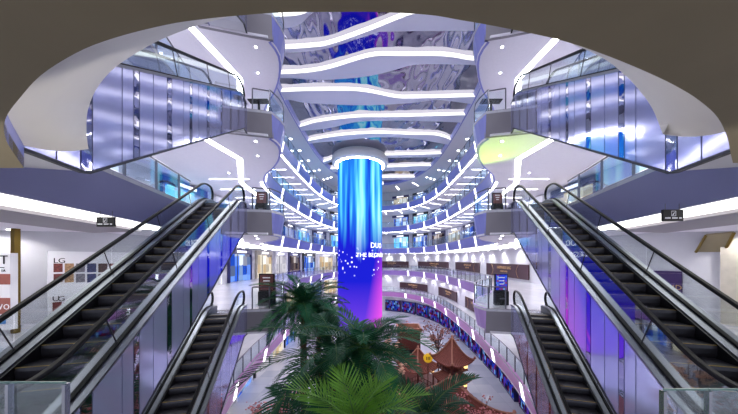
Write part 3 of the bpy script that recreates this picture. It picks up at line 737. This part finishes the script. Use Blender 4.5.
# right wall
pb = wall_panel(654, 270.5, 682.5, 318, -1, .07, .12, 'purple', 'wall_board', None, 'dark purple board with gold letters behind the right escalator', 'sign')
A_r, d_r, n_r = frame_of(-1)
q = on_wall(667, 289, -1, .125); ax = Vector((0, 0, 1)).cross(n_r).normalized()
for ch, dx in (('N', 0), ('D', .25)): textmb(ch, .3, lambda c: q+ax*(c.x+dx)+Vector((0, 0, c.y))+n_r*c.z, .006, 'LEFT').build('lettering', 'gold', pb)
wl = wall_panel(690, 252, 724, 335, -1, .02, .1, 'wall', 'wall_right'); struct(wl)
st = wall_panel(724.5, 240, 745, 335, -1, .02, .35, 'stone', 'wall_right'); struct(st)
h = empty('ceiling_hatch', at(715, 243, 12), 'sloping beige hatch panel with brass edges above the right lobby wall', 'hatch')
c4 = [on_wall(696, 252, -1, .12), on_wall(724, 252, -1, .12), on_wall(734, 233, -1, .9), on_wall(706, 235.5, -1, .9)]
MB().hexa(c4, [p+Vector((0, 0, .06)) for p in c4]).build('panel', 'beige', h)
for i, j in ((0, 3), (1, 2)): MB().tube([c4[i], c4[j]], .05, 6).build('brass_edge', 'brass', h)

# hanging black signs under the slab edge
for s, (x0, y0, x1, y1) in ((1, (96.5, 217, 114, 226.6)), (-1, (663.5, 209.5, 683.5, 221))):
    Yd = 6.6 if s == 1 else 5.7
    a, b = at(x0, y0, Yd), at(x1, y1, Yd)
    ctr = (a+b)/2
    sg = empty('hanging_sign', ctr, 'small black hanging sign with a white pictogram above the %s escalator' % SIDE[s], 'sign')
    MB().box(a.x, b.x, Yd, Yd+.05, b.z, a.z).build('board', 'black', sg)
    w = b.x-a.x; hgt = a.z-b.z; cz = ctr.z
    m = MB()
    cx = ctr.x
    m.box(cx-.11*w, cx+.11*w, Yd-.008, Yd, cz+.34*hgt, cz+.38*hgt); m.box(cx-.11*w, cx+.11*w, Yd-.008, Yd, cz-.08*hgt, cz-.04*hgt)
    for e_ in (-.11, .1): m.box(cx+e_*w, cx+(e_+.012)*w, Yd-.008, Yd, cz-.08*hgt, cz+.38*hgt)
    m.hexa([(cx-.07*w, Yd-.008, cz), (cx-.03*w, Yd-.008, cz), (cx-.03*w, Yd, cz), (cx-.07*w, Yd, cz)], [(cx+.03*w, Yd-.008, cz+.25*hgt), (cx+.07*w, Yd-.008, cz+.25*hgt), (cx+.07*w, Yd, cz+.25*hgt), (cx+.03*w, Yd, cz+.25*hgt)])
    m.build('pictogram', 'paper', sg)
    m = MB()
    for j in range(12):
        if j % 5 == 4: continue
        m.box(cx-.42*w+j*.07*w, cx-.42*w+j*.07*w+.045*w, Yd-.008, Yd, cz-.3*hgt, cz-.18*hgt)
    m.build('lettering', 'paper', sg)
    for e_ in (-.35, .35): MB().tube([(cx+e_*w, Yd+.025, a.z), (cx+e_*w, Yd+.025, FH*3-TH)], .008, 5).build('rod', 'post', sg)

# ------------------------------------------------------------------ stands and signs on the platforms
M['blueposter'] = shopmat('blue_poster', [(20, 40, 190), (30, 60, 220), (40, 50, 190), (140, 60, 90), (30, 70, 220), (120, 170, 220)], .6, 9, 9)
M['redposter'] = mat('red_brown_poster', srgb(96, 44, 44), .5, noise=.3, nscale=6)
def info_stand(x, y, Y, w, h, poster, label, top=.55):
    p = at(x, y, Y); p.z = [FH*k for k in range(6)][min(range(6), key=lambda k: abs(FH*k-p.z))]
    root = empty('information_stand', p, label, 'sign stand')
    MB().box(p.x-w/2, p.x+w/2, Y-.15, Y+.15, p.z+.02, p.z+h*(1-top)).build('base', 'black', root)
    MB().box(p.x-w/2, p.x+w/2, Y-.05, Y+.05, p.z+h*(1-top), p.z+h).build('frame', 'black', root)
    po = MB().box(p.x-w*.42, p.x+w*.42, Y-.065, Y-.05, p.z+h*(1-top)+.06, p.z+h-.06).build('poster', poster, root)
    m = MB()
    for j in range(3):
        m.box(p.x-w*.24+.03*j, p.x+w*.24-.03*j, Y-.07, Y-.065, p.z+h*(.86-.1*j), p.z+h*(.89-.1*j))
    m.build('text_lines', 'paper', po)
    MB().box(p.x-w*.2, p.x+w*.2, Y-.16, Y-.15, p.z+h*.2, p.z+h*.24).build('plate', 'post', root)
info_stand(267, 312, 13.9, .85, 1.75, 'redposter', 'black stand with a red brown poster on the left second gallery platform')
info_stand(501, 312, 14.0, .72, 1.75, 'blueposter', 'black stand with a bright blue poster on the right second gallery platform')
info_stand(262, 208, 14.2, .62, 1.25, 'redposter', 'small framed poster stand on the left third gallery platform')
info_stand(497, 208, 14.2, .55, 1.2, 'redposter', 'small framed poster stand on the right third gallery platform')
for s, (x, y) in ((1, (259, 112)), (-1, (491, 112))):
    Y = 13.9; p = at(x, y, Y); p.z = FH*4
    t = empty('lectern_stand', p, 'black T shaped reading stand on the %s fourth gallery platform' % SIDE[s], 'stand')
    MB().box(p.x-.55, p.x+.55, Y-.2, Y+.2, p.z+1.05, p.z+1.1).build('top', 'black', t)
    MB().box(p.x-.05, p.x+.05, Y-.05, Y+.05, p.z+.04, p.z+1.05).build('post', 'black', t)
    MB().box(p.x-.25, p.x+.25, Y-.18, Y+.18, p.z+.02, p.z+.05).build('base', 'black', t)

M['edgegreen'] = mat('green_glass_edge', srgb(96, 140, 134), .2)
# glass guards at the foot of the big escalators
for s, xs, yt in ((1, (-40, 9.5, 66), 383), (-1, (663, 708, 780), 390)):
    Y = 2.26
    root = empty('glass_guard', (at(xs[1], 414, Y).x, Y, FH*2), 'frameless glass guard with green edges at the foot of the %s escalator' % SIDE[s], 'balustrade')
    zt = at(0, yt, Y).z
    for a, b in zip(xs, xs[1:]):
        A, B = at(a+.6, 0, Y).x, at(b-.6, 0, Y).x
        MB().box(A, B, Y-.008, Y+.008, FH*2+.02, zt).build('glass_panel', 'glass', root)
        MB().box(A, B, Y-.009, Y+.009, zt, zt+.012).build('edge', 'edgegreen', root)
    for x in xs[1:] if s == 1 else xs[:2]:
        X = at(x, 0, Y).x
        MB().box(X-.014, X+.014, Y-.02, Y+.02, FH*2, zt-.005).build('post', 'chrome', root)

# ------------------------------------------------------------------ palms
M['frond'] = mat('dark_palm_leaf', srgb(32, 92, 58), .5, spec=.3, noise=.3, nscale=2)
M['frond2'] = mat('deep_palm_leaf', srgb(24, 76, 46), .5, spec=.3, noise=.3, nscale=2)
M['fresh'] = mat('fresh_palm_leaf', srgb(104, 156, 54), .5, spec=.3, noise=.3, nscale=2)
M['rachis'] = mat('palm_stalk', srgb(80, 118, 50), .5)
M['trunk'] = mat('palm_trunk', srgb(92, 54, 42), .85, noise=.4, nscale=9, bump=.6, bscale=12, stretch=(1, 1, 3))
def frond_mesh(L, e0, droop, LL, n, wd, seed, leafm, sag=.3):
    rn = random.Random(seed); P = []; p = Vector((0, 0, 0)); N = 24
    bend = rn.uniform(-.25, .25)
    for i in range(N+1):
        t = i/N; a = R(e0-droop*t**1.4); y = bend*t*t
        P.append(p.copy()); p = p+Vector((math.cos(a), y*.3, math.sin(a)))*(L/N)
    mb = MB().tube(P, [.028*(1-.8*i/N) for i in range(N+1)], 4, mi=1)
    for i in range(n):
        t = .1+.9*i/(n-1)
        f = t*N; k = min(int(f), N-1); b = P[k].lerp(P[k+1], f-k)
        fw = (P[k+1]-P[k]).normalized(); sd = Vector((0, 0, 1)).cross(fw).normalized(); up = fw.cross(sd)
        l = LL*(min(1, .45+t*2.2))*(1-.62*max(0, (t-.55)/.45)**1.3)*rn.uniform(.88, 1.08)
        ph = R(72-46*t)+rn.uniform(-.08, .08)
        for sg in (1, -1):
            d = (fw*math.cos(ph)+sd*sg*math.sin(ph)+up*.22).normalized()
            w = up.cross(d).normalized()*wd*(1 if t < .9 else .7); u2 = d.cross(w).normalized()*wd*.35
            q1 = b+d*l*.4; q2 = b+d*l*.75+Vector((0, 0, -sag*l*.14)); q3 = b+d*l+Vector((0, 0, -sag*l*.42))
            mb.add([b-w*.4, b+w*.4, q1+w, q1-u2, q1-w, q2+w*.7, q2-u2*.7, q2-w*.7, q3],
                   [[0, 1, 2, 3], [0, 3, 4], [3, 2, 5, 6], [4, 3, 6, 7], [6, 5, 8], [7, 6, 8]])
    return mb.build('frond', [leafm, 'rachis'])
def palm(loc, ground, n, L, LL, wd, leafm, label, e_lo=-35, e_hi=80, droop=75, nl=34, trunk_r=.17, seed=1, az0=0, az1=360, sag=.3):
    rn = random.Random(seed); loc = Vector(loc)
    root = empty('palm_tree', (loc.x, loc.y, ground), label, 'palm tree', None)
    m = MB(); pts = []; rad = []
    H_ = loc.z-ground; NN = int(H_/.22)
    for i in range(NN+1):
        t = i/NN
        for dz, k in ((0, .86), (.13, 1.12)):
            pts.append(Vector((loc.x+.25*math.sin(t*2+seed)*t*(1-t), loc.y, ground+H_*t+dz*(1 if t < 1 else 0)))); rad.append(trunk_r*k*(1.25-.3*t))
    m.tube(pts, rad, 9).build('trunk', 'trunk', root)
    crown = MB().lathe(loc-Vector((0, 0, .25)), [(.05, 0), (trunk_r*1.3, .1), (trunk_r*1.4, .3), (trunk_r*.8, .5), (.03, .62)], 9).build('crown_shaft', 'rachis', root)
    variants = []
    for v in range(4):
        o = frond_mesh(L*(1-.06*v), 0, droop+v*9, LL, nl, wd, seed*10+v, leafm, sag); variants.append(o.data); bpy.data.objects.remove(o)
    for i in range(n):
        t = (i+.5)/n
        el = e_hi-(e_hi-e_lo)*t**.85+rn.uniform(-5, 5); az = az0+((i*137.508)%360)/360*(az1-az0)+rn.uniform(-6, 6)
        o = bpy.data.objects.new('frond', variants[i % 4]); COL.objects.link(o); o.parent = root
        o.location = loc-root.location+Vector((0, 0, .1))
        o.rotation_euler = (R(rn.uniform(-14, 14)), -R(el), R(az))
        sc_ = rn.uniform(.86, 1.08)*(.82 if el > 60 else 1); o.scale = (sc_, sc_, sc_)
    return root
palm(at(303, 306, 14), 0, 48, 2.9, .64, .034, 'frond', 'tall palm with a full round crown left of the screen column', -22, 76, 58, 27, .17, 1)
palm(at(319, 316, 15.2), 0, 34, 2.2, .55, .034, 'frond2', 'tall palm partly behind the full round crowned palm, leaning toward the column', -24, 65, 56, 24, .15, 2)
palm(at(338, 362, 9.2), 0, 30, 3.2, .8, .034, 'frond2', 'wide dark green palm with long arching fronds below the column', -22, 66, 66, 28, .2, 3)
palm(at(364, 352, 8.8), 0, 22, 2.6, .72, .034, 'frond', 'dark palm right of centre with fronds arching toward the pagodas', -28, 70, 62, 26, .2, 4)
palm(at(425, 420, 9.5), 0, 20, 2.4, .6, .034, 'frond2', 'low dark palm in front of the red pagoda roofs', -18, 60, 60, 26, .18, 5)
palm(at(300, 428, 9.0), 0, 18, 2.6, .6, .034, 'frond2', 'low dark palm at the bottom edge beside the left white walkway', -20, 55, 60, 26, .18, 6)
palm(at(357, 434, 6.2), 0, 16, 2.05, .9, .024, 'fresh', 'bright green palm with spiky upright fronds at the bottom edge', 6, 80, 42, 20, .2, 7, sag=.03)

# ------------------------------------------------------------------ blossom trees and shrubs
M['twig'] = mat('dark_twig', srgb(74, 46, 40), .8)
M['blossom'] = mat('pink_blossom', srgb(206, 128, 128), .6, noise=.35, nscale=3)
M['peach'] = mat('peach_blossom', srgb(240, 190, 160), .6, noise=.15, nscale=3)
M['rust'] = mat('rusty_blossom', srgb(140, 84, 74), .6, noise=.35, nscale=3)
def blossom_tree(base, h, r, label, bm_, seed, nb=260, size=.07, name='blossom_tree'):
    rn = random.Random(seed); base = Vector(base)
    root = empty(name, base, label, 'tree')
    tw = MB(); tips = []
    tw.tube([base, base+Vector((.05, 0, h*.4)), base+Vector((0, .05, h*.62))], [.09, .07, .05], 6)
    for i in range(16):
        a = rn.uniform(0, 6.28); s0 = base+Vector((0, 0, h*rn.uniform(.3, .6))); e = rn.uniform(.3, 1)
        p2 = base+Vector((math.cos(a)*r*e, math.sin(a)*r*e, h*rn.uniform(.6, 1)))
        mid = s0.lerp(p2, .5)+Vector((rn.uniform(-.2, .2), rn.uniform(-.2, .2), .1*h))
        tw.tube([s0, mid, p2], [.04, .028, .012], 4); tips += [mid, p2, mid.lerp(p2, .5), s0.lerp(mid, .6)]
        for j in range(2):
            q = p2+Vector((rn.uniform(-.4, .4), rn.uniform(-.4, .4), rn.uniform(-.2, .4)))*r*.5; tw.tube([mid, q], [.02, .008], 4); tips += [q, mid.lerp(q, .6)]
    tw.build('branches', 'twig', root)
    b = MB()
    for i in range(nb):
        t = rn.choice(tips)+Vector((rn.gauss(0, .14), rn.gauss(0, .14), rn.gauss(0, .12)))*r*.5; s = size*rn.uniform(.6, 1.4)
        b.add([t+Vector(v)*s for v in ((1, 0, 0), (-1, 0, 0), (0, 1, 0), (0, -1, 0), (0, 0, .8), (0, 0, -.8))], [[0, 2, 4], [2, 1, 4], [1, 3, 4], [3, 0, 4], [2, 0, 5], [1, 2, 5], [3, 1, 5], [0, 3, 5]])
    b.build('blossoms', bm_, root)
def gx(x, y, Y): p = at(x, y, Y); return (p.x, p.y, 0)
blossom_tree(gx(276, 0, 16.5), 3.9, 1.7, 'low pink blossom tree beside the left white walkway', 'blossom', 21, 520, .07)
blossom_tree(gx(478, 0, 14.5), 4.6, 1.5, 'low pink blossom tree at the bottom edge in front of the right pagoda', 'blossom', 22, 520, .06)
blossom_tree(gx(438, 0, 26), 5.9, 2.1, 'bare-branched tree with rusty blossoms behind the two tier pagoda', 'rust', 23, 300, .09)
blossom_tree(gx(391, 0, 13), 8.6, .8, 'peach blossom tree between the column and the pagodas', 'peach', 24, 260, .1)
blossom_tree(gx(405, 0, 33), 4.2, 1.5, 'pink blossom tree beside the far wooden kiosk', 'blossom', 25, 260, .09)
blossom_tree(gx(322, 0, 19), 5.9, 1.5, 'rusty blossom tree behind the two tall palms', 'rust', 26, 320, .09)

# ------------------------------------------------------------------ red pagodas
M['tileroof'] = mat('terracotta_roof', srgb(126, 62, 48), .6, noise=.2, nscale=6)
M['ridge'] = mat('roof_ridge', srgb(176, 120, 96), .6)
M['redwood'] = mat('red_brown_wood', srgb(100, 50, 42), .6, noise=.2, nscale=5)
M['lantern'] = emis('warm_lantern', srgb(255, 205, 120), 1.6)
def roof(c, z0, z1, w, rot, root, top=.06, cols=22):
    c = Vector((c[0], c[1], 0)); ca, sa = math.cos(rot), math.sin(rot)
    W = lambda x, y, z: Vector((c.x+x*ca-y*sa, c.y+x*sa+y*ca, z))
    mb = MB(); rows = 9
    def pt(side, u, t):         # u -1..1 along the eave, t 0 eave .. 1 apex
        k = w*(1-t)**1.0+top*t
        up = .22*w*abs(u)**3*(1-t)**2
        z = z0+(z1-z0)*t**1.55+up
        x, y = u*k*(1+.05*abs(u)**3*(1-t)), -k
        for _ in range(side): x, y = -y, x
        return W(x, y, z)
    for sd in range(4):
        top_ = [[pt(sd, -1+2*i/cols, j/rows) for i in range(cols+1)] for j in range(rows+1)]
        # pantile ribs: every other column lifted a little
        for r in top_:
            for i in range(1, cols, 2): r[i] = r[i]+Vector((0, 0, .045))
        mb.loft(top_)
        mb.loft([[p-Vector((0, 0, .1)) for p in top_[0]], top_[0]])
        mb.loft([[p-Vector((0, 0, .1)) for p in top_[0]], [W(0, 0, z0-.02)]*(cols+1)])
    o = mb.build('roof', 'tileroof', root)
    for sd in range(4):
        pts = [pt(sd, 1, j/10)+Vector((0, 0, .05)) for j in range(11)]
        pts = [pts[0]+(pts[0]-pts[1])*.25+Vector((0, 0, .08))]+pts
        MB().tube(pts, [.07]+[.055]*11, 6).build('ridge', 'ridge', o)
        MB().lathe(pts[0]-Vector((0, 0, .1)), [(.02, 0), (.1, .05), (.12, .12), (.08, .2), (.02, .24)], 8).build('finial', 'ridge', o)
    return W
def pagoda(c, tiers, rot, label, base_h=.0):
    root = empty('pagoda', (c[0], c[1], 0), label, 'pagoda')
    ca = rot
    zf = 0
    for (z0, z1, w) in tiers:
        W = roof(c, z0, z1, w, rot, root)
        for i, (sx, sy) in enumerate(((-1, -1), (1, -1), (1, 1), (-1, 1))):
            p = W(sx*w*.68, sy*w*.68, 0); MB().tube([(p.x, p.y, zf), (p.x, p.y, z0+.12)], .085, 8).build('post', 'redwood', root)
        m = MB()
        for sd in range(4):
            x0, y0 = ((-1, -1), (1, -1), (1, 1), (-1, 1))[sd]; x1, y1 = ((-1, -1), (1, -1), (1, 1), (-1, 1))[(sd+1) % 4]
            for zz in (.35, .75): 
                a, b = W(x0*w*.68, y0*w*.68, zf+zz), W(x1*w*.68, y1*w*.68, zf+zz); m.tube([a, b], .035, 5)
            for t in (.2, .4, .6, .8):
                a = W((x0+(x1-x0)*t)*w*.68, (y0+(y1-y0)*t)*w*.68, zf); m.tube([a, a+Vector((0, 0, .75))], .025, 4)
        m.build('railing', 'redwood', root)
        m = MB(); m.obox(W(0, 0, 0), (math.cos(rot), math.sin(rot)), w*1.5, w*1.5, zf, zf+.08); m.build('deck', 'redwood', root)
        if len(tiers) > 1 or True:
            l = W(w*.5, -w*.75, 0); MB().lathe((l.x, l.y, z0-.45), [(.03, 0), (.16, .06), (.18, .2), (.14, .34), (.03, .4)], 10).build('lantern', 'lantern', root)
        zf = z1-.55
    tz = tiers[-1][1]; t = W(0, 0, 0)
    MB().lathe((t.x, t.y, tz-.05), [(.12, 0), (.16, .08), (.07, .16), (.1, .25), (.02, .4)], 8).build('spire', 'ridge', root)
    return root
def tiers(*t): return sorted(t)
c = at(452, 0, 22)
pagoda((c.x, c.y), [(2.3, 3.7, 1.2), (3.85, 5.75, 1.25)], R(28), 'two tier red pagoda with upturned eaves beside the right white walkway')
c = at(450, 0, 17.2)
pagoda((c.x, c.y), [(2.5, 4.55, 2.6)], R(20), 'wide single roof red pavilion at the bottom edge before the two tier pagoda')
c = at(418, 0, 24.5)
pagoda((c.x, c.y), [(2.3, 4.0, 1.5)], R(35), 'smaller red pavilion left of the two tier pagoda')
c = at(408.5, 0, 30)
kk = empty('wooden_kiosk', (c.x, c.y, 0), 'open topped brown wooden kiosk with a pale top frame, farthest of the red buildings', 'kiosk')
MB().box(c.x-1.25, c.x+1.25, c.y-1, c.y+1, .01, 4.3).build('body', 'redwood', kk)
m = MB()
for a, b, cc, d in ((-1.4, 1.4, -1.15, -.95), (-1.4, 1.4, .95, 1.15), (-1.4, -1.2, -1.15, 1.15), (1.2, 1.4, -1.15, 1.15)): m.box(c.x+a, c.x+b, c.y+cc, c.y+d, 4.3, 4.75)
m.build('top_frame', 'ridge', kk)
MB().box(c.x-.6, c.x+.6, c.y-1.03, c.y-.99, .02, 2.3).build('door', 'darkfront', kk)
p = at(428, 358, 23.2)
g = empty('round_lantern', (p.x, p.y, 0), 'round yellow lantern sign on a post before the red pavilion', 'lantern')
MB().tube([(p.x, p.y, 0), (p.x, p.y, p.z-.35)], .04, 6).build('post', 'redwood', g)
rings = [[Vector((p.x+r*math.cos(a), p.y+dy, p.z+r*math.sin(a))) for a in [2*math.pi*i/20 for i in range(20)]] for r, dy in ((.3, -.08), (.42, -.04), (.42, .04), (.3, .08))]
MB().loft(rings, True, True).build('disc', mat('yellow_disc', srgb(214, 170, 40), .5, emit=srgb(214, 170, 40), estr=.35), g)
m = MB()
for e_ in (-.14, 0, .14): m.box(p.x+e_-.035, p.x+e_+.035, p.y-.1, p.y-.08, p.z-.14, p.z+.14)
m.build('emblem', 'redwood', g)
# terrace under the garden
tr = empty('terrace', (1.5, 20, 0), 'low red brown terrace under the palms and pagodas', 'terrace')
rings = []
for z, k in ((.005, 1), (.3, 1), (.3, .97)):
    rings.append([Vector((1.2+7.2*k*math.cos(a)*(1 if abs(math.cos(a)) < .8 else 1), 19+10.5*k*math.sin(a), z)) for a in [2*math.pi*i/40 for i in range(40)]])
MB().loft(rings, True, True).build('platform', 'redwood', tr)
for i, x in enumerate((384.8, 388, 391.4)):
    q = at(x, 330, 46)
    b_ = MB().lathe((q.x, q.y, .005), [(.22, 0), (.22, .5), (.28, .52), (.28, .62)], 12).build('stool', 'black', origin=(q.x, q.y, .005))
    tag(b_, ('leftmost', 'middle', 'rightmost')[i]+' of three small black stools on the pale floor beyond the column', 'stool', 'black stools by the column')
# ------------------------------------------------------------------ lobby downlights and added, unseen uplights
def spot(loc, target, e, size, soft=.08, col=(1, .97, .94)):
    L = bpy.data.lights.new('spot', 'SPOT'); L.energy = e; L.spot_size = R(size); L.spot_blend = .5; L.shadow_soft_size = soft; L.color = col
    o = bpy.data.objects.new('spot_lamp', L); COL.objects.link(o); o.location = loc
    o.rotation_euler = (Vector(target)-Vector(loc)).to_track_quat('-Z', 'Y').to_euler()
n_ = 0
for s in (1, -1):
    for a, u in ((5.5, 10.5), (9.5, 10.0), (12.0, 10.5), (7.5, 9.2)):
        c = E(a, u, FH*3-TH-.22, s)
        o = MB().lathe(c, [(.1, 0), (.1, .04)], 12).build('downlight', 'downlight', origin=c)
        tag(o, '%s round downlight from the viewpoint in the %s lobby ceiling' % (ORD[[5.5, 7.5, 9.5, 12.0].index(a)], SIDE[s]), 'light', 'lobby ceiling downlights')
        spot(c+Vector((0, 0, -.05)), c+Vector((-.3*s, .2, -1)), 75, 130)
    spot(Vector((-1.9*s, 3.1, FH*2+.25)), Vector((-3.75*s, 2.8, CZ+1.6)), 170 if s == 1 else 90, 38, .05)  # added lamp out of view, brightens the white rim from below
spot((6.6, 16.6, FH*3+.15), (6.2, 14.6, FH*4-TH), 460, 80, .1, (.6, 1, 0))
# ------------------------------------------------------------------ camera, world, exposure
cam = bpy.data.cameras.new('camera'); co = bpy.data.objects.new('camera', cam); COL.objects.link(co)
co.location = (0, 0, CZ); co.rotation_euler = (math.pi/2, 0, 0)
cam.sensor_width = 36; cam.lens = F/738*36; cam.shift_x = (369-PX)/738; cam.shift_y = (PY-207)/738
cam.clip_start = .05; cam.clip_end = 300
sc.camera = co
w = bpy.data.worlds.new('world'); sc.world = w; w.use_nodes = True
bg = w.node_tree.nodes['Background']; bg.inputs[0].default_value = (.84, .86, 1, 1); bg.inputs[1].default_value = .9
sc.view_settings.view_transform = 'Standard'; sc.view_settings.look = 'None'; sc.view_settings.gamma = 1; sc.view_settings.exposure = .72
sc.cycles.use_denoising = True
sc.cycles.max_bounces = 7; sc.cycles.transparent_max_bounces = 24; sc.cycles.glossy_bounces = 4; sc.cycles.diffuse_bounces = 4
sc.cycles.caustics_reflective = False; sc.cycles.caustics_refractive = False
sc.cycles.sample_clamp_indirect = 6
